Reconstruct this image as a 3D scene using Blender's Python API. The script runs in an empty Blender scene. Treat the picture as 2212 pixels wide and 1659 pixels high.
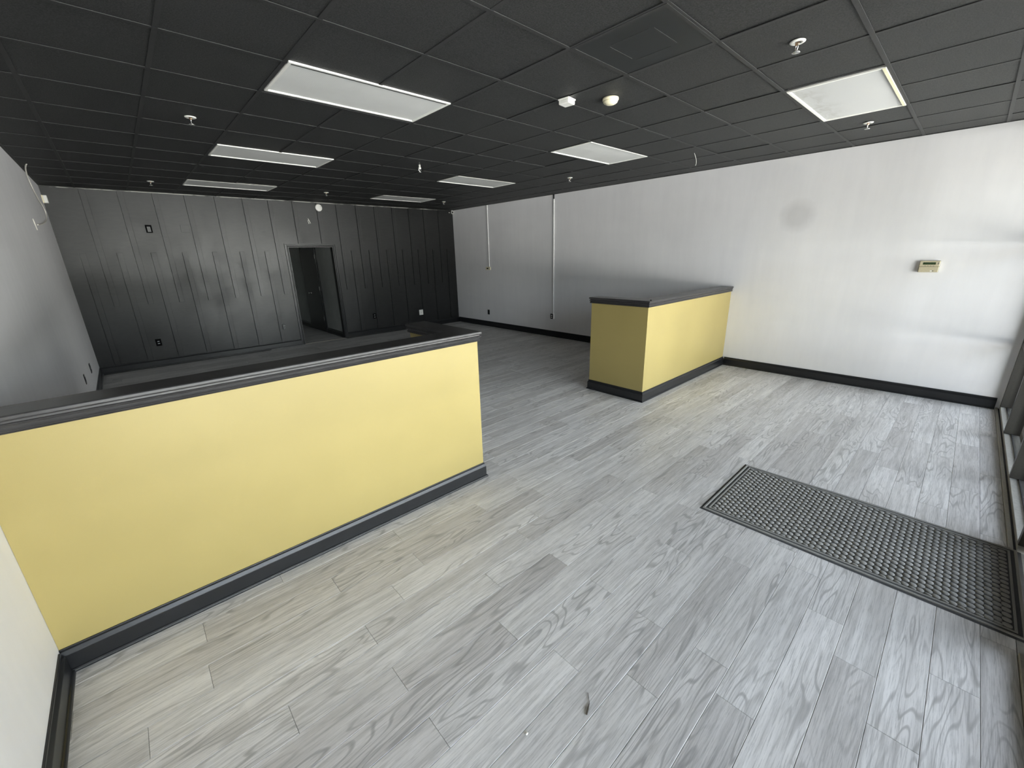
import bpy, bmesh, math, random
from mathutils import Matrix, Vector

random.seed(7)
scene = bpy.context.scene
COL = scene.collection

# ------------------------------------------------------------------ camera
CAM_H = 1.7833
YAW, PITCH, ROLL, FPX = 0.7414465, 0.3054032, -0.0250076, 887.684
cy_, sy_, cp_, sp_ = math.cos(YAW), math.sin(YAW), math.cos(PITCH), math.sin(PITCH)
fw = Vector((sy_ * cp_, cy_ * cp_, -sp_))
rt = Vector((cy_, -sy_, 0.0))
up = rt.cross(fw)
r2 = rt * math.cos(ROLL) + up * math.sin(ROLL)
u2 = -rt * math.sin(ROLL) + up * math.cos(ROLL)
cam_data = bpy.data.cameras.new("camera")
cam_data.sensor_fit = 'HORIZONTAL'
cam_data.sensor_width = 36.0
cam_data.lens = FPX / 2212 * 36.0
cam_data.clip_start = 0.02
cam = bpy.data.objects.new("camera", cam_data)
COL.objects.link(cam)
m = Matrix.Identity(4)
for i in range(3):
    m[i][0], m[i][1], m[i][2] = r2[i], u2[i], -fw[i]
m[2][3] = CAM_H
cam.matrix_world = m
scene.camera = cam

# ------------------------------------------------------------------ world, sun, exposure
world = bpy.data.worlds.new("world")
scene.world = world
world.use_nodes = True
wn = world.node_tree
bg = wn.nodes["Background"]
sky = wn.nodes.new("ShaderNodeTexSky")
sky.sky_type = 'NISHITA'
sky.sun_disc = False
sky.sun_elevation = math.radians(50)
sky.sun_rotation = math.radians(100)
sky.air_density = 1.0
sky.dust_density = 3.0
sky.ozone_density = 1.0
hsv = wn.nodes.new("ShaderNodeHueSaturation")
hsv.inputs["Saturation"].default_value = 0.42
wn.links.new(sky.outputs[0], hsv.inputs["Color"])
wn.links.new(hsv.outputs[0], bg.inputs["Color"])
bg.inputs["Strength"].default_value = 0.9

sun_data = bpy.data.lights.new("sun", 'SUN')
sun_data.energy = 50.0
sun_data.angle = math.radians(0.6)
sun_data.color = (1.0, 0.965, 0.915)
sun = bpy.data.objects.new("sun", sun_data)
COL.objects.link(sun)
sun_dir = Vector((-0.50, -0.42, -0.76)).normalized()   # comes over the building, never through the windows
sun.rotation_euler = sun_dir.to_track_quat('-Z', 'Y').to_euler()

L, R, D, H = -0.570, 6.877, 9.682, 2.927     # left wall, right wall, back wall, ceiling
YF = -0.50                                   # inner edge of the shop front

portal_data = bpy.data.lights.new("window_portal", 'AREA')
portal_data.shape = 'RECTANGLE'
portal_data.size, portal_data.size_y = R - L - 0.1, 2.8
portal_data.cycles.is_portal = True
portal = bpy.data.objects.new("window_portal", portal_data)
COL.objects.link(portal)
portal.location = ((L + R) / 2, -0.515, 1.45)
portal.rotation_euler = (math.radians(90), 0, 0)

vs = scene.view_settings
scene.display_settings.display_device = 'sRGB'
vs.view_transform = 'Standard'
vs.look = 'None'
vs.exposure = 1.88
vs.gamma = 1.0
vs.use_curve_mapping = False
cyc = scene.cycles
cyc.use_denoising = True
cyc.use_guiding = True
cyc.use_surface_guiding = True
cyc.guiding_training_samples = 128
cyc.denoiser = 'OPENIMAGEDENOISE'
cyc.denoising_input_passes = 'RGB_ALBEDO_NORMAL'
cyc.denoising_prefilter = 'ACCURATE'
cyc.adaptive_threshold = 0.005
cyc.max_bounces = 14
cyc.diffuse_bounces = 8
cyc.glossy_bounces = 4
cyc.transparent_max_bounces = 12
cyc.sample_clamp_indirect = 8.0
cyc.caustics_reflective = False
cyc.caustics_refractive = False


# ------------------------------------------------------------------ material helpers
def srgb(r, g, b):
    f = lambda c: (c / 255 / 12.92) if c / 255 <= 0.04045 else ((c / 255 + 0.055) / 1.055) ** 2.4
    return (f(r), f(g), f(b), 1.0)


class Mat:
    def __init__(self, name, color=(0.5, 0.5, 0.5, 1), rough=0.5, spec=0.5, metal=0.0):
        self.m = bpy.data.materials.new(name)
        self.m.use_nodes = True
        self.t = self.m.node_tree
        self.p = self.t.nodes["Principled BSDF"]
        self.p.inputs["Base Color"].default_value = color
        self.p.inputs["Roughness"].default_value = rough
        self.p.inputs["Specular IOR Level"].default_value = spec
        self.p.inputs["Metallic"].default_value = metal

    def n(self, kind, **kw):
        nd = self.t.nodes.new("ShaderNode" + kind)
        for k, v in kw.items():
            if k.startswith("i_"):
                nd.inputs[k[2:].replace("_", " ")].default_value = v
            else:
                setattr(nd, k, v)
        return nd

    def l(self, a, b):
        self.t.links.new(a, b)

    def pos(self):
        return self.n("NewGeometry").outputs["Position"]

    def mapping(self, src, scale=(1, 1, 1), loc=(0, 0, 0)):
        mp = self.n("Mapping")
        mp.inputs["Scale"].default_value = scale
        mp.inputs["Location"].default_value = loc
        self.l(src, mp.inputs["Vector"])
        return mp.outputs[0]

    def noise(self, src, scale=5, detail=4, rough=0.5, dist=0.0):
        nz = self.n("TexNoise")
        nz.inputs["Scale"].default_value = scale
        nz.inputs["Detail"].default_value = detail
        nz.inputs["Roughness"].default_value = rough
        nz.inputs["Distortion"].default_value = dist
        self.l(src, nz.inputs["Vector"])
        return nz.outputs["Fac"]

    def ramp(self, src, stops):
        r = self.n("ValToRGB")
        el = r.color_ramp.elements
        while len(el) < len(stops):
            el.new(0.5)
        for e, (p, c) in zip(el, stops):
            e.position = p
            e.color = c if len(c) == 4 else (*c, 1)
        self.l(src, r.inputs["Fac"])
        return r.outputs["Color"]

    def mix(self, fac, a, b, mode='MIX'):
        mx = self.n("Mix", data_type='RGBA', blend_type=mode)
        for s, idx in ((fac, 0), (a, 6), (b, 7)):
            if isinstance(s, (int, float)):
                mx.inputs[idx].default_value = s
            elif isinstance(s, tuple):
                mx.inputs[idx].default_value = s
            else:
                self.l(s, mx.inputs[idx])
        return mx.outputs[2]

    def math(self, op, a, b=None, clamp=False):
        mt = self.n("Math", operation=op, use_clamp=clamp)
        for s, idx in ((a, 0), (b, 1)):
            if s is None:
                continue
            if isinstance(s, (int, float)):
                mt.inputs[idx].default_value = s
            else:
                self.l(s, mt.inputs[idx])
        return mt.outputs[0]

    def color(self, out):
        self.l(out, self.p.inputs["Base Color"])

    def rough(self, out):
        self.l(out, self.p.inputs["Roughness"])

    def bump(self, out, strength=0.2, dist=0.01):
        b = self.n("Bump")
        b.inputs["Strength"].default_value = strength
        b.inputs["Distance"].default_value = dist
        self.l(out, b.inputs["Height"])
        self.l(b.outputs[0], self.p.inputs["Normal"])


def speckled(name, color, var=0.08, rough=0.5, scale=40, bump=0.1, spec=0.5, metal=0.0, bscale=None, bdist=0.002):
    """paint or plastic with a faint tonal variation and a fine relief"""
    mt = Mat(name, color, rough, spec, metal)
    P = mt.pos()
    f = mt.noise(P, scale, 5, 0.6)
    lo = tuple(c * (1 - var) for c in color[:3]) + (1,)
    hi = tuple(min(1, c * (1 + var)) for c in color[:3]) + (1,)
    mt.color(mt.ramp(f, [(0.3, lo), (0.7, hi)]))
    if bump:
        mt.bump(mt.noise(P, bscale or scale * 6, 3, 0.6), bump, bdist)
    return mt


M = {}

# white wall paint, with very faint roller marks
def wall_paint(name, stain=False):
    mt = Mat(name, (0.8, 0.81, 0.82, 1), 0.55, 0.35)
    P = mt.pos()
    big = mt.noise(mt.mapping(P, (0.6, 0.6, 1.6)), 1.1, 3, 0.55)
    col = mt.ramp(big, [(0.3, (0.825, 0.812, 0.832)), (0.7, (0.87, 0.858, 0.876))])
    fine = mt.noise(mt.mapping(P, (3, 3, 0.5)), 2.5, 4, 0.6)
    col = mt.mix(0.10, col, mt.ramp(fine, [(0.35, (0.66, 0.67, 0.68)), (0.65, (0.92, 0.92, 0.92))]))
    if stain:     # faint round grey patch left on the plaster of the right wall
        vm = mt.n("VectorMath", operation='DISTANCE')
        mt.l(P, vm.inputs[0])
        vm.inputs[1].default_value = (R, 1.74, 2.185)
        wob = mt.math('ADD', vm.outputs["Value"], mt.math('MULTIPLY', mt.math('SUBTRACT', mt.noise(P, 9, 2), 0.5), 0.05))
        msk = mt.ramp(wob, [(0.10, (1, 1, 1)), (0.235, (0, 0, 0))])
        col = mt.mix(mt.math('MULTIPLY', msk, 0.34), col, (0.45, 0.44, 0.44, 1))
    mt.color(col)
    mt.bump(mt.noise(P, 160, 3, 0.6), 0.12, 0.002)
    return mt

M['white_wall'] = wall_paint("white_wall_paint")
M['white_wall_stain'] = wall_paint("white_wall_paint_stained", True)

# black satin wall paint with smears and uneven sheen
mt = Mat("black_wall_paint", (0.022, 0.023, 0.024, 1), 0.4, 0.5)
P = mt.pos()
sm = mt.noise(mt.mapping(P, (1.6, 1.0, 0.8)), 1.8, 5, 0.62)
mt.rough(mt.ramp(sm, [(0.28, (0.30,) * 3), (0.5, (0.355,) * 3), (0.72, (0.45,) * 3)]))
brush = mt.noise(mt.mapping(P, (2.5, 1, 9)), 3, 4, 0.6)
mt.color(mt.ramp(brush, [(0.3, (0.007, 0.0075, 0.008)), (0.72, (0.015, 0.015, 0.0145))]))
mt.bump(mt.noise(P, 40, 3, 0.55), 0.07, 0.002)
M['black_wall'] = mt

M['black_trim'] = speckled("black_gloss_trim", (0.011, 0.0115, 0.013, 1), 0.12, 0.30, 18, 0.05)
M['groove'] = speckled("groove_black", (0.004, 0.004, 0.005, 1), 0.1, 0.8, 30, 0)

# mustard yellow paint
mt = Mat("mustard_paint", srgb(214, 196, 120), 0.42, 0.4)
P = mt.pos()
big = mt.noise(P, 1.3, 3, 0.5)
col = mt.ramp(big, [(0.3, (0.345, 0.275, 0.103)), (0.7, (0.375, 0.30, 0.114))])
mt.color(col)
mt.bump(mt.noise(P, 220, 3, 0.6), 0.10, 0.0015)
M['mustard'] = mt

# dark charcoal gloss of the caps
mt = Mat("charcoal_gloss_paint", (0.032, 0.031, 0.032, 1), 0.26, 0.5)
P = mt.pos()
mt.color(mt.ramp(mt.noise(P, 14, 4, 0.6), [(0.3, (0.028, 0.027, 0.028)), (0.7, (0.040, 0.038, 0.039))]))
mt.rough(mt.ramp(mt.noise(P, 2.5, 4, 0.6), [(0.3, (0.30,) * 3), (0.7, (0.34,) * 3)]))
mt.bump(mt.noise(P, 240, 2, 0.5), 0.03, 0.0006)
M['charcoal'] = mt

# black painted mineral ceiling tile
def tile_mat(name, lo, hi, rough):
    mt = Mat(name, lo + (1,), rough, 0.35)
    P = mt.pos()
    sp = mt.noise(P, 130, 4, 0.7)
    mt.color(mt.ramp(sp, [(0.32, lo), (0.7, hi)]))
    mt.bump(sp, 0.5, 0.004)
    return mt

M['tile'] = tile_mat("black_ceiling_tile", (0.008, 0.009, 0.010), (0.055, 0.055, 0.055), 0.62)
M['tee'] = speckled("black_grid_paint", (0.026, 0.026, 0.027, 1), 0.15, 0.6, 60, 0.08)
mt = Mat("black_perforated_metal", (0.02, 0.021, 0.022, 1), 0.5, 0.4)
P = mt.pos()
vo = mt.n("TexVoronoi")
vo.inputs["Scale"].default_value = 150
vo.inputs["Randomness"].default_value = 0.0
mt.l(P, vo.inputs["Vector"])
mt.color(mt.ramp(vo.outputs["Distance"], [(0.25, (0.003, 0.003, 0.004)), (0.36, (0.020, 0.022, 0.024))]))
M['perforated'] = mt

# plank floor: grey oak print, streaks and cathedral figure; "seed" shifts each plank
mt = Mat("grey_oak_plank", (0.4, 0.4, 0.4, 1), 0.4, 0.45)
P = mt.pos()
at = mt.n("Attribute", attribute_name="seed")
seed = at.outputs["Fac"]
cmb = mt.n("CombineXYZ")
mt.l(mt.math('MULTIPLY', seed, 37.0), cmb.inputs[0])
mt.l(mt.math('MULTIPLY', seed, 53.0), cmb.inputs[1])
mt.l(mt.math('MULTIPLY', seed, 71.0), cmb.inputs[2])
va = mt.n("VectorMath", operation='ADD')
mt.l(P, va.inputs[0]); mt.l(cmb.outputs[0], va.inputs[1])
Q = va.outputs[0]
streak = mt.noise(mt.mapping(Q, (2.2, 46, 1)), 1.0, 6, 0.65, 0.3)
fine = mt.noise(mt.mapping(Q, (9, 210, 1)), 1.0, 4, 0.7)
broad = mt.noise(mt.mapping(Q, (1.0, 9, 1)), 1.0, 4, 0.6, 0.5)
fig = mt.noise(mt.mapping(Q, (0.85, 6.5, 1)), 1.0, 2.0, 0.45, 0.25)
rings = mt.math('SINE', mt.math('MULTIPLY', fig, 105.0))
ringm = mt.math('MULTIPLY', mt.ramp(rings, [(0.55, (0, 0, 0)), (1.0, (1, 1, 1))]),
                mt.ramp(mt.noise(mt.mapping(Q, (1.3, 5, 1)), 1.0, 2, 0.5), [(0.43, (0, 0, 0)), (0.56, (1, 1, 1))]))
base = mt.ramp(broad, [(0.25, (0.57, 0.55, 0.535)), (0.5, (0.72, 0.70, 0.687)), (0.75, (0.81, 0.795, 0.785))])
base = mt.mix(mt.math('MULTIPLY', mt.ramp(streak, [(0.34, (1, 1, 1)), (0.56, (0, 0, 0))]), 0.55), base, (0.37, 0.362, 0.353, 1))
base = mt.mix(mt.math('MULTIPLY', ringm, 0.62), base, (0.29, 0.28, 0.272, 1))
base = mt.mix(mt.math('MULTIPLY', mt.ramp(fine, [(0.36, (1, 1, 1)), (0.5, (0, 0, 0))]), 0.52), base, (0.31, 0.304, 0.297, 1))
knot = mt.noise(mt.mapping(Q, (5, 16, 1)), 1.0, 3, 0.6, 1.0)
base = mt.mix(mt.math('MULTIPLY', mt.ramp(knot, [(0.68, (0, 0, 0)), (0.78, (1, 1, 1))]), 0.35), base, (0.2, 0.19, 0.185, 1))
tone = mt.n("TexWhiteNoise", noise_dimensions='1D')
mt.l(mt.math('MULTIPLY', seed, 913.0), tone.inputs["W"])
tint = mt.ramp(tone.outputs["Value"], [(0.0, (0.80, 0.79, 0.785)), (0.5, (0.95, 0.95, 0.95)), (1.0, (1.08, 1.08, 1.08))])
base = mt.mix(1.0, base, tint, 'MULTIPLY')
grime = mt.noise(P, 2.3, 5, 0.6)
base = mt.mix(mt.math('MULTIPLY', mt.ramp(grime, [(0.55, (0, 0, 0)), (0.75, (1, 1, 1))]), 0.15), base, (0.38, 0.36, 0.33, 1))
mt.color(base)
mt.rough(mt.ramp(mt.noise(mt.mapping(Q, (3, 30, 1)), 1.0, 4, 0.6), [(0.3, (0.31,) * 3), (0.7, (0.42,) * 3)]))
mt.bump(mt.math('ADD', fine, mt.math('MULTIPLY', streak, 0.6)), 0.10, 0.001)
M['plank'] = mt
M['subfloor'] = speckled("subfloor_dark", (0.03, 0.03, 0.03, 1), 0.2, 0.8, 20, 0)

# light fixtures
mt = Mat("acrylic_lens", (0.80, 0.80, 0.775, 1), 0.5, 0.4)
P = mt.pos()
vo = mt.n("TexVoronoi"); vo.inputs["Scale"].default_value = 95
vo.inputs["Randomness"].default_value = 0.15
mt.l(P, vo.inputs["Vector"])
mt.bump(vo.outputs["Distance"], 0.35, 0.003)
mt.color(mt.ramp(mt.noise(P, 3, 4, 0.5), [(0.3, (0.66, 0.665, 0.655)), (0.7, (0.72, 0.725, 0.715))]))
M['lens'] = mt
mt = Mat("acrylic_lens_dirty", (0.8, 0.8, 0.78, 1), 0.45, 0.4)
P = mt.pos()
dn = mt.noise(mt.mapping(P, (3, 6, 1)), 2.0, 5, 0.65, 0.6)
sep = mt.n("SeparateXYZ"); mt.l(P, sep.inputs[0])
edge = mt.ramp(mt.math('SUBTRACT', sep.outputs[1], 0.98), [(0.02, (0, 0, 0)), (0.20, (1, 1, 1))])
msk = mt.math('MULTIPLY', edge, mt.ramp(dn, [(0.42, (0, 0, 0)), (0.62, (1, 1, 1))]))
mt.color(mt.mix(mt.math('MULTIPLY', msk, 0.5), (0.54, 0.545, 0.545, 1), (0.32, 0.31, 0.28, 1)))
M['lens_dirty'] = mt
M['white_enamel'] = speckled("white_enamel", (0.84, 0.83, 0.79, 1), 0.05, 0.35, 30, 0.03)
M['cream_enamel'] = speckled("yellowed_enamel", (0.84, 0.80, 0.56, 1), 0.06, 0.4, 30, 0.03)
M['white_plastic'] = speckled("white_plastic", (0.82, 0.81, 0.77, 1), 0.04, 0.4, 60, 0.03)
M['cream_plastic'] = speckled("cream_plastic", (0.84, 0.77, 0.56, 1), 0.05, 0.4, 60, 0.03)
M['beige_plastic'] = speckled("beige_plastic", (0.55, 0.49, 0.34, 1), 0.05, 0.42, 60, 0.03)
M['grey_plastic'] = speckled("grey_plastic", (0.13, 0.13, 0.13, 1), 0.08, 0.45, 60, 0.03)
M['black_plastic'] = speckled("black_plastic", (0.008, 0.008, 0.010, 1), 0.1, 0.35, 60, 0.02)
M['matte_black'] = speckled("matte_black_plate", (0.004, 0.004, 0.005, 1), 0.1, 0.85, 60, 0, 0.1)
M['green_display'] = speckled("green_display", (0.020, 0.045, 0.012, 1), 0.2, 0.2, 80, 0)
M['chrome'] = speckled("chrome", (0.80, 0.80, 0.78, 1), 0.04, 0.22, 40, 0.02, 0.5, 1.0)
M['brass'] = speckled("brass", (0.45, 0.30, 0.20, 1), 0.06, 0.35, 40, 0.02, 0.5, 1.0)
M['conduit'] = speckled("painted_conduit", (0.78, 0.78, 0.77, 1), 0.05, 0.4, 40, 0.03)
M['grey_metal'] = speckled("grey_box_metal", (0.40, 0.41, 0.42, 1), 0.08, 0.4, 40, 0.04)
M['bronze'] = speckled("dark_bronze_aluminium", (0.050, 0.046, 0.040, 1), 0.12, 0.42, 60, 0.05)
M['sill_metal'] = speckled("dusty_sill_metal", (0.36, 0.35, 0.32, 1), 0.15, 0.5, 45, 0.06)
M['sill_strip'] = speckled("beige_sill_strip", (0.33, 0.31, 0.26, 1), 0.12, 0.55, 60, 0.06)
M['gasket'] = speckled("black_gasket", (0.008, 0.008, 0.009, 1), 0.1, 0.7, 60, 0)
M['mat_rubber'] = speckled("mat_base", (0.07, 0.07, 0.071, 1), 0.2, 0.9, 300, 0.3)
M['mat_pile'] = speckled("mat_pile", (0.34, 0.332, 0.310, 1), 0.28, 0.95, 420, 0.6, 0.1, 0, 700, 0.003)
M['hall_grey'] = speckled("hall_grey_paint", (0.50, 0.52, 0.51, 1), 0.06, 0.6, 6, 0.05)
M['concrete'] = speckled("sidewalk_concrete", (0.70, 0.69, 0.66, 1), 0.14, 0.85, 8, 0.2)
M['asphalt'] = speckled("car_park_concrete", (0.42, 0.418, 0.41, 1), 0.2, 0.9, 30, 0.2)
M['stucco'] = speckled("exterior_stucco", (0.42, 0.40, 0.36, 1), 0.1, 0.9, 25, 0.2)
M['wire'] = speckled("white_wire", (0.88, 0.85, 0.78, 1), 0.05, 0.45, 50, 0.02)
M['paint_chip'] = speckled("paint_chip", (0.85, 0.84, 0.80, 1), 0.05, 0.7, 80, 0.05)
M['twig'] = speckled("dry_twig", (0.055, 0.042, 0.032, 1), 0.2, 0.8, 80, 0.2)

# window glass: clear sheet with its Fresnel reflection
gm = bpy.data.materials.new("window_glass")
gm.use_nodes = True
gt = gm.node_tree
gt.nodes.clear()
go = gt.nodes.new("ShaderNodeOutputMaterial")
gx = gt.nodes.new("ShaderNodeMixShader")
gtr = gt.nodes.new("ShaderNodeBsdfTransparent"); gtr.inputs[0].default_value = (0.94, 0.96, 0.95, 1)
ggl = gt.nodes.new("ShaderNodeBsdfGlossy"); ggl.inputs["Roughness"].default_value = 0.02
gfr = gt.nodes.new("ShaderNodeFresnel"); gfr.inputs["IOR"].default_value = 1.45
gt.links.new(gfr.outputs[0], gx.inputs[0]); gt.links.new(gtr.outputs[0], gx.inputs[1])
gt.links.new(ggl.outputs[0], gx.inputs[2]); gt.links.new(gx.outputs[0], go.inputs[0])


def mat(k):
    return gm if k == 'glass' else M[k].m


# ------------------------------------------------------------------ mesh helpers
def new_obj(name, bm, mk, parent=None, smooth=False, loc=None):
    me = bpy.data.meshes.new(name)
    bmesh.ops.recalc_face_normals(bm, faces=bm.faces[:])
    bm.to_mesh(me)
    bm.free()
    for k in ([mk] if isinstance(mk, str) else mk):
        me.materials.append(mat(k))
    if smooth:
        for p in me.polygons:
            p.use_smooth = True
    o = bpy.data.objects.new(name, me)
    COL.objects.link(o)
    if parent:
        o.parent = parent
    if loc:
        o.location = loc
    return o


def tag(o, label=None, cat=None, group=None, kind=None):
    if label: o["label"] = label
    if cat: o["category"] = cat
    if group: o["group"] = group
    if kind: o["kind"] = kind
    return o


def empty(name, loc=(0, 0, 0), rot=(0, 0, 0)):
    o = bpy.data.objects.new(name, None)
    o.empty_display_size = 0.05
    o.location = loc
    o.rotation_euler = rot
    COL.objects.link(o)
    return o


def add_box(bm, x0, x1, y0, y1, z0, z1, bev=0.0, seg=1):
    vs_ = [bm.verts.new(p) for p in ((x0, y0, z0), (x1, y0, z0), (x1, y1, z0), (x0, y1, z0),
                                     (x0, y0, z1), (x1, y0, z1), (x1, y1, z1), (x0, y1, z1))]
    fs = [bm.faces.new([vs_[i] for i in q]) for q in
          ((0, 3, 2, 1), (4, 5, 6, 7), (0, 1, 5, 4), (1, 2, 6, 5), (2, 3, 7, 6), (3, 0, 4, 7))]
    if bev:
        es = list({e for f in fs for e in f.edges})
        bmesh.ops.bevel(bm, geom=es, offset=bev, segments=seg, affect='EDGES', profile=0.5)
    return vs_


def box(name, mk, x0, x1, y0, y1, z0, z1, parent=None, bev=0.0, seg=1):
    bm = bmesh.new()
    add_box(bm, x0, x1, y0, y1, z0, z1, bev, seg)
    return new_obj(name, bm, mk, parent)


def add_lathe(bm, prof, center, axis='Z', n=28, sx=1.0):
    """prof: (radius, height) pairs; closed with caps where radius is 0"""
    rings = []
    for r, h in prof:
        ring = []
        for i in range(1 if r < 1e-6 else n):
            a = 2 * math.pi * i / n
            p = (r * math.cos(a) * sx, r * math.sin(a), h)
            if axis == 'Y': p = (p[0], p[2], p[1])
            if axis == 'X': p = (p[2], p[0], p[1])
            ring.append(bm.verts.new((p[0] + center[0], p[1] + center[1], p[2] + center[2])))
        rings.append(ring)
    for a, b in zip(rings, rings[1:]):
        for i in range(n):
            j = (i + 1) % n
            if len(a) == 1 and len(b) == 1:
                continue
            if len(a) == 1:
                bm.faces.new((a[0], b[i], b[j]))
            elif len(b) == 1:
                bm.faces.new((a[i], a[j], b[0]))
            else:
                bm.faces.new((a[i], a[j], b[j], b[i]))


def lathe(name, mk, prof, center, parent=None, axis='Z', n=28, smooth=True):
    bm = bmesh.new()
    add_lathe(bm, prof, center, axis, n)
    return new_obj(name, bm, mk, parent, smooth)


def add_tube(bm, pts, r, n=8):
    pts = [Vector(p) for p in pts]
    rings = []
    for i, p in enumerate(pts):
        t = (pts[min(i + 1, len(pts) - 1)] - pts[max(i - 1, 0)]).normalized()
        a = t.cross(Vector((0.31, 0.77, 0.55))).normalized()
        b = t.cross(a)
        rr = r[i] if isinstance(r, (list, tuple)) else r
        rings.append([bm.verts.new(p + (a * math.cos(2 * math.pi * k / n) + b * math.sin(2 * math.pi * k / n)) * rr)
                      for k in range(n)])
    for u, v in zip(rings, rings[1:]):
        for k in range(n):
            bm.faces.new((u[k], u[(k + 1) % n], v[(k + 1) % n], v[k]))
    bm.faces.new(rings[0][::-1])
    bm.faces.new(rings[-1])


def smooth_path(pts, sub=6):
    pts = [Vector(p) for p in pts]
    out = []
    for i in range(len(pts) - 1):
        p0, p1, p2, p3 = pts[max(i - 1, 0)], pts[i], pts[i + 1], pts[min(i + 2, len(pts) - 1)]
        for k in range(sub):
            t = k / sub
            out.append(0.5 * ((2 * p1) + (p2 - p0) * t + (2 * p0 - 5 * p1 + 4 * p2 - p3) * t * t
                              + (3 * p1 - p0 - 3 * p2 + p3) * t ** 3))
    out.append(pts[-1])
    return out


def offset_path(path, d, closed=False):
    """offset a plan polyline to its right by d, mitred"""
    n = len(path)
    out = []
    for i in range(n):
        segs = []
        if i > 0 or closed:
            a, b = Vector(path[i - 1]), Vector(path[i]); segs.append((b - a).normalized())
        if i < n - 1 or closed:
            a, b = Vector(path[i]), Vector(path[(i + 1) % n]); segs.append((b - a).normalized())
        ns = [Vector((s.y, -s.x)) for s in segs]
        if len(ns) == 1:
            o = ns[0] * d
        else:
            o = (ns[0] + ns[1]) * (d / (1 + ns[0].dot(ns[1])))
        out.append((path[i][0] + o.x, path[i][1] + o.y))
    return out


def add_sweep(bm, prof, path, close_ends=True, closed_prof=True):
    """prof: (distance from the wall, z) pairs, swept along a plan path"""
    cols = []
    offs = [offset_path(path, d) for d, z in prof]
    for i in range(len(path)):
        cols.append([bm.verts.new((offs[k][i][0], offs[k][i][1], prof[k][1])) for k in range(len(prof))])
    m_ = len(prof)
    for a, b in zip(cols, cols[1:]):
        for k in range(m_ if closed_prof else m_ - 1):
            bm.faces.new((a[k], a[(k + 1) % m_], b[(k + 1) % m_], b[k]))
    if close_ends and closed_prof:
        bm.faces.new(cols[0][::-1])
        bm.faces.new(cols[-1])


def add_prism(bm, poly, z0, z1, bev=0.0, seg=2):
    lo = [bm.verts.new((x, y, z0)) for x, y in poly]
    hi = [bm.verts.new((x, y, z1)) for x, y in poly]
    fs = [bm.faces.new(lo[::-1]), bm.faces.new(hi)]
    for i in range(len(poly)):
        j = (i + 1) % len(poly)
        fs.append(bm.faces.new((lo[i], lo[j], hi[j], hi[i])))
    if bev:
        es = [e for f in fs[:2] for e in f.edges]
        bmesh.ops.bevel(bm, geom=es, offset=bev, segments=seg, affect='EDGES', profile=0.5)


BASE_PROF = [(0.0, 0.0), (0.0165, 0.0), (0.0165, 0.095), (0.0155, 0.0985), (0.0065, 0.1145), (0.0065, 0.118), (0.0075, 0.120),
             (0.0075, 0.1265), (0.006, 0.129), (0.0, 0.129)]
SHOE_PROF = [(0.0165, 0.0), (0.027, 0.0), (0.0268, 0.006), (0.025, 0.012), (0.0215, 0.0165), (0.0165, 0.018)]

# ------------------------------------------------------------------ floor
floor = box("floor", 'subfloor', L - 0.1, R + 0.1, YF - 0.25, D + 4.2, -0.20, -0.008)
tag(floor, "grey wood-look plank floor of the empty shop", "floor", kind="structure")
PW, PL = 0.1513, 1.0665
ROW0 = 0.9755
known = {0: .528, 1: 1.03, 2: .521, 3: .125, 4: .527, 5: .752, 6: -.092, 7: .525, 8: -.076, -1: 1.116, -2: 1.587,
         -3: 1.261, -4: 1.602, -6: 2.24, -7: 2.015, -9: 4.34, -10: 4.76, 9: 0.31}


def clip_row(y0, y1):
    """x ranges of the floor for one row of planks (the hall is narrower)"""
    return (L, R) if y1 <= D + 0.02 else (2.02, 3.612)


def project(p):
    d = Vector(p) - Vector((0, 0, CAM_H))
    z = d.dot(fw)
    if z < 0.05:
        return None
    return (1106 + FPX * d.dot(r2) / z, 829.5 - FPX * d.dot(u2) / z)


planks = []
n0 = math.floor((YF - ROW0) / PW)
n1 = math.ceil((D + 4.0 - ROW0) / PW)
for rnum in range(n0, n1):
    y0, y1 = ROW0 + rnum * PW, ROW0 + (rnum + 1) * PW
    ya = max(y0, YF)
    if y1 - ya < 0.01:
        continue
    xa, xb = clip_row(ya, y1)
    off = known.get(rnum, random.uniform(0, PL))
    k = math.floor((xa - off) / PL)
    x = off + k * PL
    while x < xb:
        s, e = max(x, xa), min(x + PL, xb)
        if e - s > 0.01:
            area = 0.0
            q = [project(p) for p in ((s, ya, 0), (e, ya, 0), (e, y1, 0), (s, y1, 0))]
            if all(q):
                q = [(min(max(a, 0), 2212), min(max(b, 0), 1659)) for a, b in q]
                area = abs(sum(q[i][0] * q[(i + 1) % 4][1] - q[(i + 1) % 4][0] * q[i][1] for i in range(4))) / 2
                # planks hidden behind the half walls count less
                cx, cyy = (s + e) / 2, (ya + y1) / 2
                if cyy > 2.6 and cx < 1.9 and cx / cyy < 0.6:
                    area *= 0.02
                if cyy > 2.6 and cx > 4.4 and cyy < 5:
                    area *= 0.3
            planks.append((area, s, e, ya, y1))
        x += PL
planks.sort(key=lambda t: -t[0])


def plank_geo(bm, s, e, ya, y1, layer):
    g = 0.0006
    dz = random.uniform(-0.0003, 0.0001)
    sd = random.random()
    v = []
    b = 0.0012
    for z, i_ in ((-0.007, 0), (dz - b, 0), (dz, b)):
        v.append([bm.verts.new(p) for p in ((s + g + i_, ya + g + i_, z), (e - g - i_, ya + g + i_, z),
                                            (e - g - i_, y1 - g - i_, z), (s + g + i_, y1 - g - i_, z))])
    for a, c in zip(v, v[1:]):
        for i in range(4):
            j = (i + 1) % 4
            bm.faces.new((a[i], a[j], c[j], c[i]))
    bm.faces.new(v[2])
    for ring in v:
        for vv in ring:
            vv[layer] = sd


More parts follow.
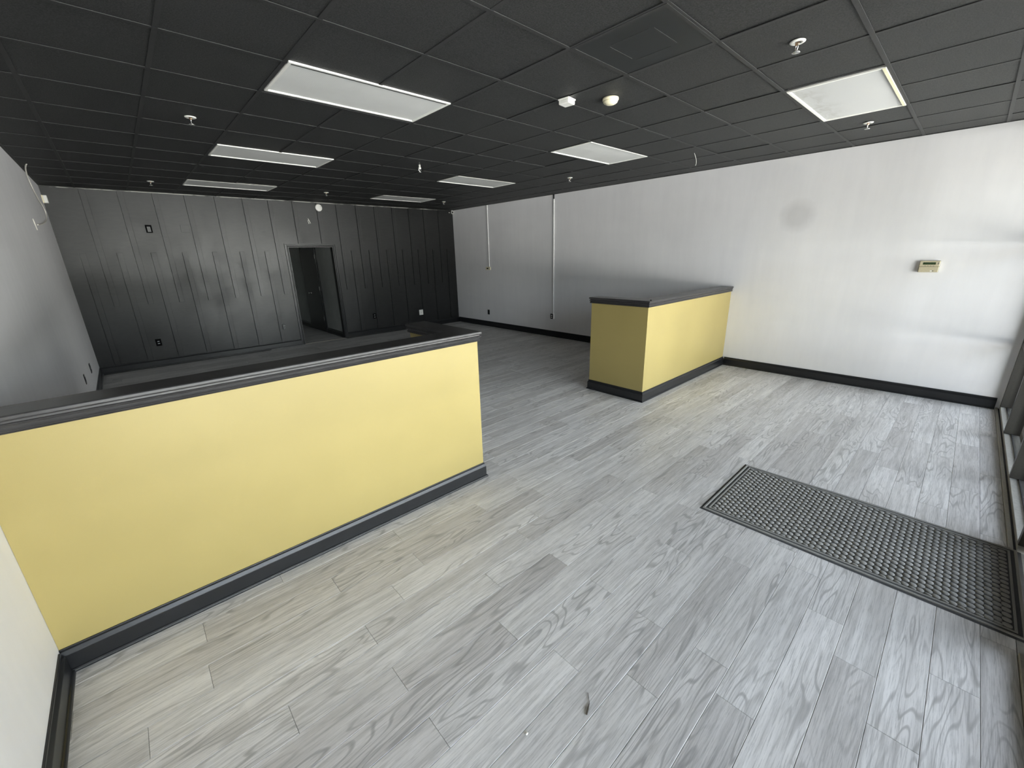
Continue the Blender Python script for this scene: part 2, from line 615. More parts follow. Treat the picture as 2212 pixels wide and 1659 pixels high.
rest = bmesh.new()
rl = rest.verts.layers.float.new("seed")
for i, (area, s, e, ya, y1) in enumerate(planks):
    if i < 290:
        bm = bmesh.new()
        ly = bm.verts.layers.float.new("seed")
        plank_geo(bm, s, e, ya, y1, ly)
        new_obj("plank", bm, 'plank', floor)
    else:
        plank_geo(rest, s, e, ya, y1, rl)
o = new_obj("distant_planks", rest, 'plank', floor)
o["kind"] = "stuff"

# ------------------------------------------------------------------ walls
o = box("wall_left", 'white_wall', L - 0.12, L, YF - 0.15, D + 0.12, -0.02, 3.2)
tag(o, "white painted left side wall", "wall", kind="structure")
o = box("wall_right", 'white_wall_stain', R, R + 0.12, YF - 0.15, D + 0.12, -0.02, 3.2)
tag(o, "long white right side wall with a faint round grey stain", "wall", kind="structure")

# black back wall: a sheet with recessed grooves beside each batten, and the doorway left out
A_X = [-.156, .284, .721, 1.156, 1.598, 2.04, 2.474, 2.916, 3.388, 3.797, 4.234, 4.669, 5.117, 5.555, 5.971, 6.412]
B_X = [-.37, .067, .503, .936, 1.385, 1.825, 2.256, 4.012, 4.430, 4.875, 5.295, 5.734, 6.175, 6.617]
DX0, DX1, DZ = 2.695, 3.612, 2.045
GW, GD = 0.010, 0.012
AZ, BZ = 1.10, 1.96
xs = sorted({L, R, DX0, DX1} | {a - GW for a in A_X} | set(A_X) | {b - GW for b in B_X} | set(B_X))
zs = [0.0, AZ, BZ, DZ, 2.10, 3.1]
inA = lambda x: any(a - GW < x < a for a in A_X)
inB = lambda x: any(b - GW < x < b for b in B_X)


def cell(x, z):
    if not (L < x < R and 0 < z < 3.1):
        return None
    if DX0 < x < DX1 and z < DZ:
        return None
    if inA(x) and z > AZ:
        return GD
    if inB(x) and z < BZ:
        return GD
    return 0.0


bm = bmesh.new()
quad = lambda *p: bm.faces.new([bm.verts.new(q) for q in p])
for i in range(len(xs) - 1):
    for k in range(len(zs) - 1):
        xc, zc = (xs[i] + xs[i + 1]) / 2, (zs[k] + zs[k + 1]) / 2
        d = cell(xc, zc)
        if d is None:
            continue
        x0, x1, z0, z1 = xs[i], xs[i + 1], zs[k], zs[k + 1]
        quad((x0, D + d, z0), (x1, D + d, z0), (x1, D + d, z1), (x0, D + d, z1))
        quad((x0, D + .12, z0), (x0, D + .12, z1), (x1, D + .12, z1), (x1, D + .12, z0))
        def side(xn, zn, p, q):
            e = cell(xn, zn)
            if e is None or e > d:
                t = D + .12 if e is None else D + e
                quad((p[0], D + d, p[1]), (q[0], D + d, q[1]), (q[0], t, q[1]), (p[0], t, p[1]))
        if i + 2 < len(xs): side((xs[i + 1] + xs[i + 2]) / 2, zc, (x1, z0), (x1, z1))
        if i > 0: side((xs[i - 1] + xs[i]) / 2, zc, (x0, z0), (x0, z1))
        if k + 2 < len(zs): side(xc, (zs[k + 1] + zs[k + 2]) / 2, (x0, z1), (x1, z1))
        if k > 0: side(xc, (zs[k - 1] + zs[k]) / 2, (x0, z0), (x1, z0))
bmesh.ops.remove_doubles(bm, verts=bm.verts[:], dist=1e-5)
wall_back = new_obj("wall_back", bm, 'black_wall')
tag(wall_back, "satin black board and batten back wall with a doorway", "wall", kind="structure")
for xa in A_X:
    zb = 2.105 if 2.6 < xa < 3.6 else AZ
    box("batten", 'black_wall', xa, xa + 0.075, D - 0.008, D + 0.001, zb, H - 0.012, wall_back, 0.0015)
for xb in B_X:
    box("batten", 'black_wall', xb, xb + 0.075, D - 0.008, D + 0.001, 0.12, BZ, wall_back, 0.0015)
# scuffed pale wall angle where the paint missed, along the top of the back wall
mt = Mat("scuffed_wall_angle", (0.02, 0.02, 0.02, 1), 0.5)
P = mt.pos()
f = mt.noise(mt.mapping(P, (2.2, 1, 30)), 1.6, 4, 0.6)
mt.color(mt.ramp(f, [(0.44, (0.02, 0.02, 0.02)), (0.52, (0.42, 0.41, 0.38))]))
M['angle'] = mt
o = box("trim_1", 'angle', L, R, D - 0.014, D, H - 0.012, H - 0.001)
tag(o, "thin scuffed angle strip along the top of the black back wall", "trim", kind="structure")

# baseboards of the room
def baseboard(name, path, label):
    bm = bmesh.new()
    add_sweep(bm, BASE_PROF, path)
    o = new_obj(name, bm, 'black_trim')
    tag(o, label, "baseboard", kind="structure")
    bm = bmesh.new()
    add_sweep(bm, SHOE_PROF, path)
    new_obj("shoe_molding", bm, 'black_trim', o)
    return o


HW = 2.45     # front face of both half walls
def straight_base(name, a, b, label):
    return baseboard(name, [a, b], label)


# path direction keeps the room on the right-hand side of travel
straight_base("baseboard_left_1", (L, YF), (L, HW - 0.0265), "black baseboard on the left wall in front of the long half wall")
straight_base("baseboard_left_2", (L, HW + 0.167), (L, D - 0.027), "black baseboard on the left wall behind the long half wall")
straight_base("baseboard_back_1", (L, D), (DX0 - 0.062, D), "black baseboard of the back wall left of the doorway")
straight_base("baseboard_back_2", (DX1 + 0.062, D), (R, D), "black baseboard of the back wall right of the doorway")
straight_base("baseboard_right_1", (R, HW - 0.0285), (R, YF + 0.005), "black baseboard of the right wall from the short half wall to the shop window")
straight_base("baseboard_right_2", (R, D - 0.027), (R, HW + 0.167), "black baseboard of the right wall behind the short half wall")

# ------------------------------------------------------------------ hall behind the doorway
o = box("wall_hall_right", 'hall_grey', DX1 + 0.003, DX1 + 0.12, D + 0.121, D + 4.0, 0, 2.6)
tag(o, "grey hall wall seen through the doorway", "wall", kind="structure")
o = box("wall_hall_left", 'hall_grey', 1.90, 2.02, D + 0.121, D + 4.0, 0, 2.6)
tag(o, "hall wall on the left behind the doorway", "wall", kind="structure")
o = box("wall_hall_end", 'hall_grey', 1.90, DX1 + 0.12, D + 4.0, D + 4.1, 0, 2.6)
tag(o, "end wall of the dark hall", "wall", kind="structure")
o = box("ceiling_hall", 'tile', 1.90, DX1 + 0.12, D + 0.121, D + 4.1, 2.6, 2.7)
tag(o, "dark hall ceiling behind the doorway", "ceiling", kind="structure")
HX = DX1 + 0.003
baseboard("baseboard_hall_1", [(HX, 10.80), (HX, D + 0.122)], "black hall baseboard beside the doorway")
baseboard("baseboard_hall_2", [(HX, D + 4.0), (HX, 11.99)], "black hall baseboard beyond the black door")
# black hall door with its knob
dr = box("door_2", 'black_trim', HX - 0.035, HX - 0.002, 10.86, 11.93, 0.008, 2.05, None, 0.003)
tag(dr, "black door in the hall wall seen through the doorway", "door", kind="structure")
bm = bmesh.new()
add_sweep(bm, [(0.0, 0.0), (0.02, 0.0), (0.02, 2.12), (0.0, 2.12)], [(HX, 11.985), (HX, 11.935)])
add_sweep(bm, [(0.0, 0.0), (0.02, 0.0), (0.02, 2.12), (0.0, 2.12)], [(HX, 10.855), (HX, 10.805)])
add_sweep(bm, [(0.0, 2.06), (0.02, 2.06), (0.02, 2.12), (0.0, 2.12)], [(HX, 11.935), (HX, 10.855)])
new_obj("door_casing", bm, 'black_trim', dr)
o = lathe("door_knob", 'chrome', [(0, -0.075), (0.018, -0.074), (0.027, -0.062), (0.026, -0.05), (0.013, -0.042), (0.012, -0.012),
                                 (0.03, -0.008), (0.03, 0.0), (0, 0.0)], (HX - 0.035, 11.50, 0.96), dr, 'X', 16)
o["label"] = "small bright door knob"
for z in (0.3, 1.05, 1.8):
    box("hinge", 'chrome', HX - 0.040, HX - 0.034, 10.862, 10.872, z, z + 0.09, dr)

# doorway lining and casing
d1 = empty("door_1", (DX0, D, 0))
tag(d1, "open black doorway with stepped casing in the back wall", "doorway", kind="structure")


def child(name, bm, mk, par, **kw):
    """mesh given in world coordinates, parented to an unrotated empty"""
    o = new_obj(name, bm, mk, par, **kw)
    o.location = -par.location if par.type == 'EMPTY' else (0, 0, 0)
    return o


CAS = [(0.0, 0.0), (0.0, 0.012), (0.012, 0.018), (0.018, 0.018), (0.022, 0.012), (0.040, 0.012), (0.044, 0.021), (0.060, 0.021), (0.060, 0.0)]
def casing(side):
    """stepped casing around the opening, profile (distance from opening, depth)"""
    bm = bmesh.new()
    cols = []
    if side == 'left':
        pts = [lambda d: (DX0 - d, 0.0), lambda d: (DX0 - d, DZ + d)]
    elif side == 'right':
        pts = [lambda d: (DX1 + d, 0.0), lambda d: (DX1 + d, DZ + d)]
    else:
        pts = [lambda d: (DX0 - d, DZ + d), lambda d: (DX1 + d, DZ + d)]
    for f in pts:
        cols.append([bm.verts.new((f(d)[0], D - t - (0.0 if t else -0.001), f(d)[1])) for d, t in CAS])
    n_ = len(CAS)
    for k in range(n_):
        bm.faces.new((cols[0][k], cols[0][(k + 1) % n_], cols[1][(k + 1) % n_], cols[1][k]))
    bm.faces.new(cols[0]); bm.faces.new(cols[1][::-1])
    child("casing", bm, 'black_trim', d1)


for s in ('left', 'right', 'top'):
    casing(s)
bm = bmesh.new(); add_box(bm, DX0 - 0.001, DX0 + 0.015, D - 0.004, D + 0.124, 0, DZ); child("jamb", bm, 'black_trim', d1)
bm = bmesh.new(); add_box(bm, DX1 - 0.015, DX1 + 0.001, D - 0.004, D + 0.124, 0, DZ); child("jamb", bm, 'black_trim', d1)
bm = bmesh.new(); add_box(bm, DX0 + 0.015, DX1 - 0.015, D - 0.004, D + 0.124, DZ - 0.015, DZ + 0.001); child("jamb", bm, 'black_trim', d1)
bm = bmesh.new(); add_box(bm, DX0 + 0.016, DX1 - 0.016, D + 0.0, D + 0.035, -0.002, 0.006, 0.002); child("threshold", bm, 'sill_strip', d1)

# ------------------------------------------------------------------ ceiling
ceiling = box("ceiling", 'groove', L - 0.12, R + 0.12, YF - 0.2, D + 0.12, H + 0.10, H + 0.2)
tag(ceiling, "black painted suspended tile ceiling", "ceiling", kind="structure")
PX, PY = 0.6075, 0.6088
gx = [1.0245 + PX * k for k in range(-3, 11)]
gy = [0.656 + PY * k for k in range(-3, 16)]
gx = [x for x in gx if L + 0.03 < x < R - 0.03]
gy = [y for y in gy if YF + 0.05 < y < D - 0.03]
ex = [L] + gx + [R]
ey = [YF - 0.08] + gy + [D]
ix = lambda x: min(range(len(ex)), key=lambda i: abs(ex[i] - x))
iy = lambda y: min(range(len(ey)), key=lambda i: abs(ey[i] - y))
LIGHTS = [   # centre x, centre y, label, lens
    (1.632, 3.352, "largest white troffer light, in the left row nearest the camera, right edge bent", 'lens', 'white_enamel'),
    (1.632, 5.802, "middle white troffer light of the left row of three, thin bright front edge", 'lens', 'white_enamel'),
    (1.632, 8.260, "farthest white troffer light of the left row, close to the black back wall", 'lens', 'white_enamel'),
    (4.668, 3.379, "white troffer light between the smoke detector and the short half wall", 'lens', 'white_enamel'),
    (4.668, 5.821, "white troffer light one back from the one above the short half wall", 'lens', 'white_enamel'),
    (4.668, 8.266, "small-looking white troffer light nearest the back right corner", 'lens', 'white_enamel'),
    (4.690, 0.960, "dirty white troffer light beside two sprinklers near the windows, yellowed edge", 'lens_dirty', 'white_enamel'),
]
taken, dropped = set(), set()
for cx, cyy, *_ in LIGHTS:
    a, b = ix(cx - PX), iy(cyy - PY / 2)
    taken |= {(a, b), (a + 1, b)}
    dropped.add((a + 1, b))
VENT = (ix(2.2395), iy(1.265))
taken.add(VENT)

tile_mesh = {}
for i in range(len(ex) - 1):
    for k in range(len(ey) - 1):
        if (i, k) in taken:
            continue
        w, d = ex[i + 1] - ex[i], ey[k + 1] - ey[k]
        key = (round(w, 3), round(d, 3))
        if key not in tile_mesh:
            bm = bmesh.new()
            a, b = w / 2 - 0.003, d / 2 - 0.003
            add_box(bm, -a, a, -b, b, 0.0, 0.015)
            es = [e for e in bm.edges if all(v.co.z < 0.001 for v in e.verts)]
            bmesh.ops.bevel(bm, geom=es, offset=0.004, segments=1, affect='EDGES')
            o = new_obj("ceiling_tile", bm, 'tile', ceiling)
            tile_mesh[key] = o.data
        else:
            o = bpy.data.objects.new("ceiling_tile", tile_mesh[key])
            COL.objects.link(o)
            o.parent = ceiling
        lift = 0.0045 + random.uniform(0, 0.0015)
        if random.random() < 0.12:
            lift += random.uniform(0.001, 0.003)
        o.location = ((ex[i] + ex[i + 1]) / 2, (ey[k] + ey[k + 1]) / 2, H + lift)
        o.rotation_euler = (random.gauss(0, 0.0016), random.gauss(0, 0.0016), 0)
TW = 0.0125
for y in gy:
    box("main_tee", 'tee', L + 0.0005, R - 0.0005, y - TW, y + TW, H, H + 0.0035, ceiling, 0.0006)
cmesh = {}
for i, x in enumerate(gx):
    for k in range(len(ey) - 1):
        if (i + 1, k) in dropped:
            continue
        y0 = ey[k] + (TW if k else 0.001)
        y1 = ey[k + 1] - (TW if k < len(ey) - 2 else 0.001)
        key = round(y1 - y0, 3)
        if key not in cmesh:
            bm = bmesh.new()
            h_ = (y1 - y0) / 2
            add_box(bm, -TW, TW, -h_, h_, 0.0005, 0.0035)
            o = new_obj("cross_tee", bm, 'tee', ceiling)
            cmesh[key] = o.data
        else:
            o = bpy.data.objects.new("cross_tee", cmesh[key])
            COL.objects.link(o)
            o.parent = ceiling
        o.location = (x, (y0 + y1) / 2, H)
# wall angles
for nm, b in (("wall_angle", (L, L + 0.02, YF, D)), ("wall_angle", (R - 0.02, R, YF, D))):
    box(nm, 'tee', b[0], b[1], b[2], b[3], H, H + 0.003, ceiling)

# light fixtures
FX, FY = 0.590, 0.292
for cx, cyy, lab, lens, frame in LIGHTS:
    t = empty("ceiling_light", (cx, cyy, H))
    tag(t, lab, "ceiling light", "white troffer lights in the black ceiling")
    bm = bmesh.new()
    FW_ = 0.022
    prof = [(0.0, 0.0), (FW_, 0.0), (FW_, 0.004), (FW_ - 0.004, 0.010), (0.002, 0.010), (0.0, 0.008)]
    path = [(-FX, -FY), (-FX, FY), (FX, FY), (FX, -FY)]
    offs = [offset_path(path, d, True) for d, z in prof]
    cols = [[bm.verts.new((offs[k][i][0], offs[k][i][1], 0.006 - prof[k][1])) for k in range(len(prof))] for i in range(4)]
    for i in range(4):
        a, b = cols[i], cols[(i + 1) % 4]
        for k in range(len(prof)):
            j = (k + 1) % len(prof)
            bm.faces.new((a[k], a[j], b[j], b[k]))
    new_obj("frame", bm, frame, t)
    bm = bmesh.new()
    nx, ny = 16, 6
    x0, x1, y0, y1 = -FX + FW_ - 0.002, FX - FW_ + 0.002, -FY + FW_ - 0.002, FY - FW_ + 0.002
    grid = [[bm.verts.new((x0 + (x1 - x0) * i / nx, y0 + (y1 - y0) * j / ny,
                           0.004 - 0.004 * math.sin(math.pi * i / nx) * math.sin(math.pi * j / ny)))
             for j in range(ny + 1)] for i in range(nx + 1)]
    for i in range(nx):
        for j in range(ny):
            bm.faces.new((grid[i][j], grid[i + 1][j], grid[i + 1][j + 1], grid[i][j + 1]))
    dif = new_obj("diffuser", bm, lens, t, True)
    if lens == 'lens_dirty':
        dif["label"] = "grimy stained diffuser"
        bm = bmesh.new()
        add_box(bm, -FX + 0.002, FX - 0.002, -FY + 0.001, -FY + 0.021, -0.0058, -0.003, 0.0005)
        yel = new_obj("edge_strip", bm, 'cream_enamel', t)
        yel["label"] = "yellowed frame edge nearest the windows"
    bm = bmesh.new()
    add_box(bm, -FX + 0.004, FX - 0.004, -FY + 0.004, FY - 0.004, 0.008, 0.085)
    new_obj("housing", bm, 'white_enamel', t)

# return air grille
vx0, vx1, vy0, vy1 = ex[VENT[0]], ex[VENT[0] + 1], ey[VENT[1]], ey[VENT[1] + 1]
t = empty("ceiling_vent", ((vx0 + vx1) / 2, (vy0 + vy1) / 2, H))
tag(t, "square black perforated return air grille in the ceiling tiles", "vent")
a, b = (vx1 - vx0) / 2 - 0.002, (vy1 - vy0) / 2 - 0.002
bm = bmesh.new()
add_box(bm, -a + 0.02, a - 0.02, -b + 0.02, b - 0.02, 0.001, 0.012)
new_obj("perforated_panel", bm, 'perforated', t)
bm = bmesh.new()
for q in ((-a, a, -b, -b + 0.022), (-a, a, b - 0.022, b), (-a, -a + 0.022, -b + 0.022, b - 0.022), (a - 0.022, a, -b + 0.022, b - 0.022)):
    add_box(bm, *q, -0.0015, 0.012)
new_obj("frame", bm, 'tee', t)
for q in ((-0.14, 0.12, -0.145, -0.135), (-0.14, 0.10, 0.135, 0.143), (-0.15, -0.143, -0.12, 0.12), (0.135, 0.143, -0.10, 0.13)):
    bm = bmesh.new(); add_box(bm, *q, -0.0005, 0.004, 0.0002)
    new_obj("stiffener_rib", bm, 'tee', t)

# ------------------------------------------------------------------ half walls
def half_wall(name, path, label, bolt=None):
    t = empty(name, (path[0][0], path[0][1], 0))
    tag(t, label, "half wall", "mustard yellow half walls")
    bm = bmesh.new()
    add_prism(bm, path, 0.0, 1.20)
    body = child("body", bm, 'mustard', t)
    bm = bmesh.new(); add_sweep(bm, BASE_PROF, path); child("baseboard", bm, 'black_trim', t)
    bm = bmesh.new(); add_sweep(bm, SHOE_PROF, path); child("shoe_molding", bm, 'black_trim', t)
    bed = [(0.0, 1.160), (0.014, 1.160), (0.0165, 1.163), (0.0135, 1.1665), (0.0165, 1.168), (0.0185, 1.1725), (0.0150, 1.1775), (0.0125, 1.183),
           (0.0135, 1.189), (0.0205, 1.1905), (0.0238, 1.1955), (0.0210, 1.2005), (0.0150, 1.202), (0.0150, 1.212), (0.0, 1.212)]
    bm = bmesh.new(); add_sweep(bm, bed, path); child("cap_molding", bm, 'charcoal', t)
    ring = offset_path(path, 0.026)
    bm = bmesh.new()
    add_prism(bm, ring, 1.2115, 1.235, 0.008, 4)
    child("cap_board", bm, 'charcoal', t)
    if bolt:
        bm = bmesh.new()
        add_lathe(bm, [(0, 0.0), (0.009, 0.0), (0.010, 0.006), (0.006, 0.012), (0.0, 0.013)], (bolt[0], bolt[1], 1.236), 'Z', 12)
        o = child("screw_cover", bm, 'black_plastic', t)
    return t


half_wall("half_wall", [(L + 0.001, HW), (1.895, HW), (1.895, 3.215), (1.755, 3.215), (1.755, HW + 0.14), (L + 0.001, HW + 0.14)],
          "long mustard yellow half wall at left with a dark moulded cap")
half_wall("half_wall", [(R - 0.001, HW + 0.138), (4.55, HW + 0.138), (4.55, 3.25), (4.41, 3.25), (4.41, HW - 0.002), (R - 0.001, HW - 0.002)],
          "short mustard yellow half wall against the white right wall", (4.43, 2.435))

# ------------------------------------------------------------------ door mat
MX0, MX1, MY0, MY1 = 2.712, 3.618, -0.545, 0.985
MY0 = -0.552
t = empty("door_mat", ((MX0 + MX1) / 2, (MY0 + MY1) / 2, 0))
tag(t, "grey ribbed entrance mat lying on the floor by the windows", "mat")
bm = bmesh.new()


def wavy(x, y):
    s = 0.5 + 0.5 * math.sin(y * 5.1 + 0.6)
    edge = max(0.0, (x - (MX1 - 0.10)) / 0.10)
    return 0.006 * edge * s


nx, ny = 24, 40
bevw = 0.016
top = []
for i in range(nx + 1):
    row = []
    for j in range(ny + 1):
        x = MX0 + (MX1 - MX0) * i / nx
        y = MY0 + (MY1 - MY0) * j / ny
        e = min(x - MX0, MX1 - x, MY1 - y, y - MY0)
        row.append(bm.verts.new((x, y, 0.0045 + (0.0015 if e > 0.001 else -0.003) + wavy(x, y))))
    top.append(row)
for i in range(nx):
    for j in range(ny):
        bm.faces.new((top[i][j], top[i + 1][j], top[i + 1][j + 1], top[i][j + 1]))
rim = [top[i][0] for i in range(nx + 1)] + [top[nx][j] for j in range(1, ny + 1)] + \
      [top[i][ny] for i in range(nx - 1, -1, -1)] + [top[0][j] for j in range(ny - 1, 0, -1)]
low = [bm.verts.new((v.co.x, v.co.y, 0.0005)) for v in rim]
for i in range(len(rim)):
    j = (i + 1) % len(rim)
    bm.faces.new((rim[i], low[i], low[j], rim[j]))
child("backing", bm, 'mat_rubber', t)
# raised border ridges
for inset, w in ((0.022, 0.014), (0.050, 0.012)):
    bm = bmesh.new()
    x0, x1, y0, y1 = MX0 + inset, MX1 - inset, MY0 + inset, MY1 - inset
    pth = [(x0, y0), (x0, y1), (x1, y1), (x1, y0)]
    pr = [(-w / 2, 0.004), (-w / 2 + 0.002, 0.0095), (w / 2 - 0.002, 0.0095), (w / 2, 0.004)]
    segs = []
    for i in range(4):
        a_, b_ = pth[i], pth[(i + 1) % 4]
        n_ = 14
        for s_ in range(n_):
            segs.append((a_[0] + (b_[0] - a_[0]) * s_ / n_, a_[1] + (b_[1] - a_[1]) * s_ / n_))
    offs = [offset_path(segs, d, True) for d, z in pr]
    cols = [[bm.verts.new((offs[k][i][0], offs[k][i][1], pr[k][1] + wavy(*segs[i]))) for k in range(4)] for i in range(len(segs))]
    for i in range(len(segs)):
        a_, b_ = cols[i], cols[(i + 1) % len(segs)]
        for k in range(3):
            bm.faces.new((a_[k], a_[k + 1], b_[k + 1], b_[k]))
    child("border_ridge", bm, 'mat_pile', t)
# woven treads: staggered raised nubs that nobody could count
bm = bmesh.new()
x0, x1, y0, y1 = MX0 + 0.060, MX1 - 0.060, MY0 + 0.062, MY1 - 0.060
nu, nv = int((x1 - x0) / 0.0425), int((y1 - y0) / 0.0302)
pu, pv = (x1 - x0) / nu, (y1 - y0) / nv


def nub(cx, cyy, hx, hy):
    sk = random.uniform(0.001, 0.004)
    zt = random.uniform(-0.0006, 0.0006) + wavy(cx, cyy)
    tilt = 0.0028
    rings = []
    for f, z in ((1.0, 0.0050), (0.90, 0.0088), (0.66, 0.0112), (0.33, 0.0124)):
        ring = []
        for k in range(10):
            a_ = 2 * math.pi * k / 10
            c_, s_ = math.cos(a_), math.sin(a_)
            ex_ = math.copysign(abs(c_) ** 0.8, c_) * hx * f
            ey_ = math.copysign(abs(s_) ** 0.8, s_) * hy * f
            ring.append(bm.verts.new((cx + ex_ + sk * ey_ / hy, cyy + ey_, z + zt - tilt * ex_ / hx * (z > 0.006))))
        rings.append(ring)
    for a_, b_ in zip(rings, rings[1:]):
        for k in range(10):
            q = (k + 1) % 10
            bm.faces.new((a_[k], a_[q], b_[q], b_[k]))
    bm.faces.new(rings[-1])


for j in range(nv):
    cyy = y0 + (j + 0.5) * pv
    hy = pv * 0.58
    if j % 2 == 0:
        for i in range(nu):
            nub(x0 + (i + 0.5) * pu, cyy, pu * 0.445 * random.uniform(0.94, 1.04), hy * random.uniform(0.94, 1.04))
    else:
        nub(x0 + 0.24 * pu, cyy, pu * 0.22, hy)
        nub(x1 - 0.24 * pu, cyy, pu * 0.22, hy)
        for i in range(nu - 1):
            nub(x0 + (i + 1.0) * pu, cyy, pu * 0.445 * random.uniform(0.94, 1.04), hy * random.uniform(0.94, 1.04))
o = child("tread", bm, 'mat_pile', t, smooth=True)
o["kind"] = "stuff"

# ------------------------------------------------------------------ shop front
def storefront(name, x0, x1, mulls, label):
    t = empty(name, (x0, YF - 0.05, 0))
    tag(t, label, "window", kind="structure")
    ZT = 2.86
    def part(nm, mk, *b, bev=0.0015):
        bm = bmesh.new(); add_box(bm, *b, bev); return child(nm, bm, mk, t)
    part("sill_strip", 'sill_strip', x0, x1, -0.520, -0.501, -0.006, 0.018)
    part("gasket", 'gasket', x0, x1, -0.532, -0.520, -0.006, 0.010, bev=0)
    part("sill", 'sill_metal', x0, x1, -0.632, -0.532, -0.02, 0.045)
    edges = [x0] + mulls + [x1]
    uprights = [(x0, x0 + 0.045)] + [(a - 0.0225, a + 0.0225) for a in mulls] + [(x1 - 0.045, x1)]
    for a, b in uprights:
        part("mullion", 'bronze', a, b, -0.634, -0.530, 0.045, ZT)
    for (a0, a1), (b0, b1) in zip(uprights, uprights[1:]):
        for zr in (0.745, 1.765):
            part("rail", 'bronze', a1, b0, -0.632, -0.532, zr - 0.0225, zr + 0.0225)
        for z0, z1 in ((0.045, 0.7225), (0.7675, 1.7425), (1.7875, ZT - 0.045)):
            part("pane", 'glass', a1 - 0.004, b0 + 0.004, -0.5865, -0.5805, z0 - 0.004, z1 + 0.004, bev=0)
            part("glazing_bead", 'gasket', a1, b0, -0.590, -0.577, z0, z0 + 0.007, bev=0)
    part("head", 'bronze', x0, x1, -0.632, -0.532, ZT - 0.045, ZT)
    return t


DXa, DXb = 2.60, 3.60
storefront("window_1", DXb, R, [4.725, 5.875], "dark bronze framed shop window between the mat and the right wall")
storefront("window_2", L, DXa, [0.50, 1.56], "dark bronze framed shop window behind the camera")
# glazed entrance door behind the mat
t = empty("door_3", (DXa, -0.55, 0))
tag(t, "bronze framed glass entrance door at the mat", "door", kind="structure")
def dpart(nm, mk, *b, bev=0.0015):
    bm = bmesh.new(); add_box(bm, *b, bev); return child(nm, bm, mk, t)
dpart("door_frame", 'bronze', DXa, DXb, -0.632, -0.532, 2.15, 2.20)
dpart("transom_pane", 'glass', DXa, DXb, -0.5865, -0.5805, 2.20, 2.815, bev=0)
dpart("door_frame", 'bronze', DXa, DXb, -0.632, -0.532, 2.815, 2.86)
dpart("threshold", 'sill_metal', DXa, DXb, -0.64, -0.501, -0.02, 0.0, bev=0)
dpart("stile", 'bronze', DXa + 0.004, DXa + 0.075, -0.605, -0.56, 0.016, 2.146)
dpart("stile", 'bronze', DXb - 0.075, DXb - 0.004, -0.605, -0.56, 0.016, 2.146)
dpart("door_rail", 'bronze', DXa + 0.075, DXb - 0.075, -0.605, -0.56, 0.016, 0.105)
dpart("door_rail", 'bronze', DXa + 0.075, DXb - 0.075, -0.605, -0.56, 2.06, 2.146)
dpart("door_pane", 'glass', DXa + 0.071, DXb - 0.071, -0.5865, -0.5805, 0.101, 2.064, bev=0)
dpart("push_bar", 'chrome', DXa + 0.08, DXb - 0.08, -0.545, -0.525, 1.02, 1.05, bev=0.004)
# white band above the shop front, unseen sky-blocking canopy and pavement outside
o = box("wall_front", 'white_wall', L - 0.12, R + 0.12, YF - 0.16, YF - 0.0, 2.86, 3.2)
tag(o, "white band of wall above the shop windows", "wall", kind="structure")
o = box("unseen_canopy", 'stucco', L - 0.12, R + 0.12, -3.2, YF - 0.16, 2.90, 3.3)  # out of view; deepened to keep high sky light off the near floor
tag(o, "unseen stucco canopy over the shop front, deepened to cut high sky light", "canopy", kind="structure")
o = box("ground_1", 'concrete', -14, 22, -3.2, -0.64, -0.12, -0.02)
tag(o, "pale concrete pavement outside the windows", "pavement", kind="structure")
o = box("ground_2", 'asphalt', -60, 60, -60, -3.2, -0.3, -0.14)
tag(o, "pale concrete car park outside the shop", "car park", kind="structure")
for nm, xa, xb in (("wall_outside_left", -14, L - 0.121), ("wall_outside_right", R + 0.121, 22)):
    o = box(nm, 'stucco', xa, xb, -0.66, -0.5, -0.1, 4.6)
    tag(o, "stucco facade outside beside the shop, " + nm.split('_')[-1] + " side", "wall", kind="structure")
o = box("roof", 'stucco', L - 0.12, R + 0.12, YF - 0.16, D + 0.2, 3.35, 4.6)
tag(o, "roof mass above the shop", "roof", kind="structure")

# ------------------------------------------------------------------ ceiling devices
def sprinkler(x, y, label, s=1.0):
    t = empty("sprinkler_head", (x, y, H))
    tag(t, label, "sprinkler", "chrome ceiling sprinklers")
    bm = bmesh.new()
    add_lathe(bm, [(0, 0.0), (0.041 * s, 0.001), (0.041 * s, -0.003), (0.034 * s, -0.007), (0.017 * s, -0.006), (0.016 * s, 0.0)], (0, 0, 0), 'Z', 28)
    new_obj("escutcheon", bm, 'white_enamel', t, True)
    bm = bmesh.new()
    add_lathe(bm, [(0.0, 0.0), (0.011 * s, 0.0), (0.011 * s, -0.018), (0.007 * s, -0.02), (0, -0.02)], (0, 0, 0), 'Z', 14)
    new_obj("nozzle", bm, 'brass', t, True)
    bm = bmesh.new()
    for sg in (-1, 1):
        add_tube(bm, smooth_path([(sg * 0.010 * s, 0, -0.012), (sg * 0.016 * s, 0, -0.024), (sg * 0.010 * s, 0, -0.040), (0, 0, -0.050)], 4), 0.0026 * s, 8)
    new_obj("frame_arms", bm, 'chrome', t, True)
    bm = bmesh.new()
    add_lathe(bm, [(0, -0.049), (0.006 * s, -0.049), (0.022 * s, -0.053), (0.022 * s, -0.0555), (0, -0.056)], (0, 0, 0), 'Z', 18)
    new_obj("deflector", bm, 'chrome', t, True)
    t.rotation_euler = (0, 0, 0.6 + x)
    return t


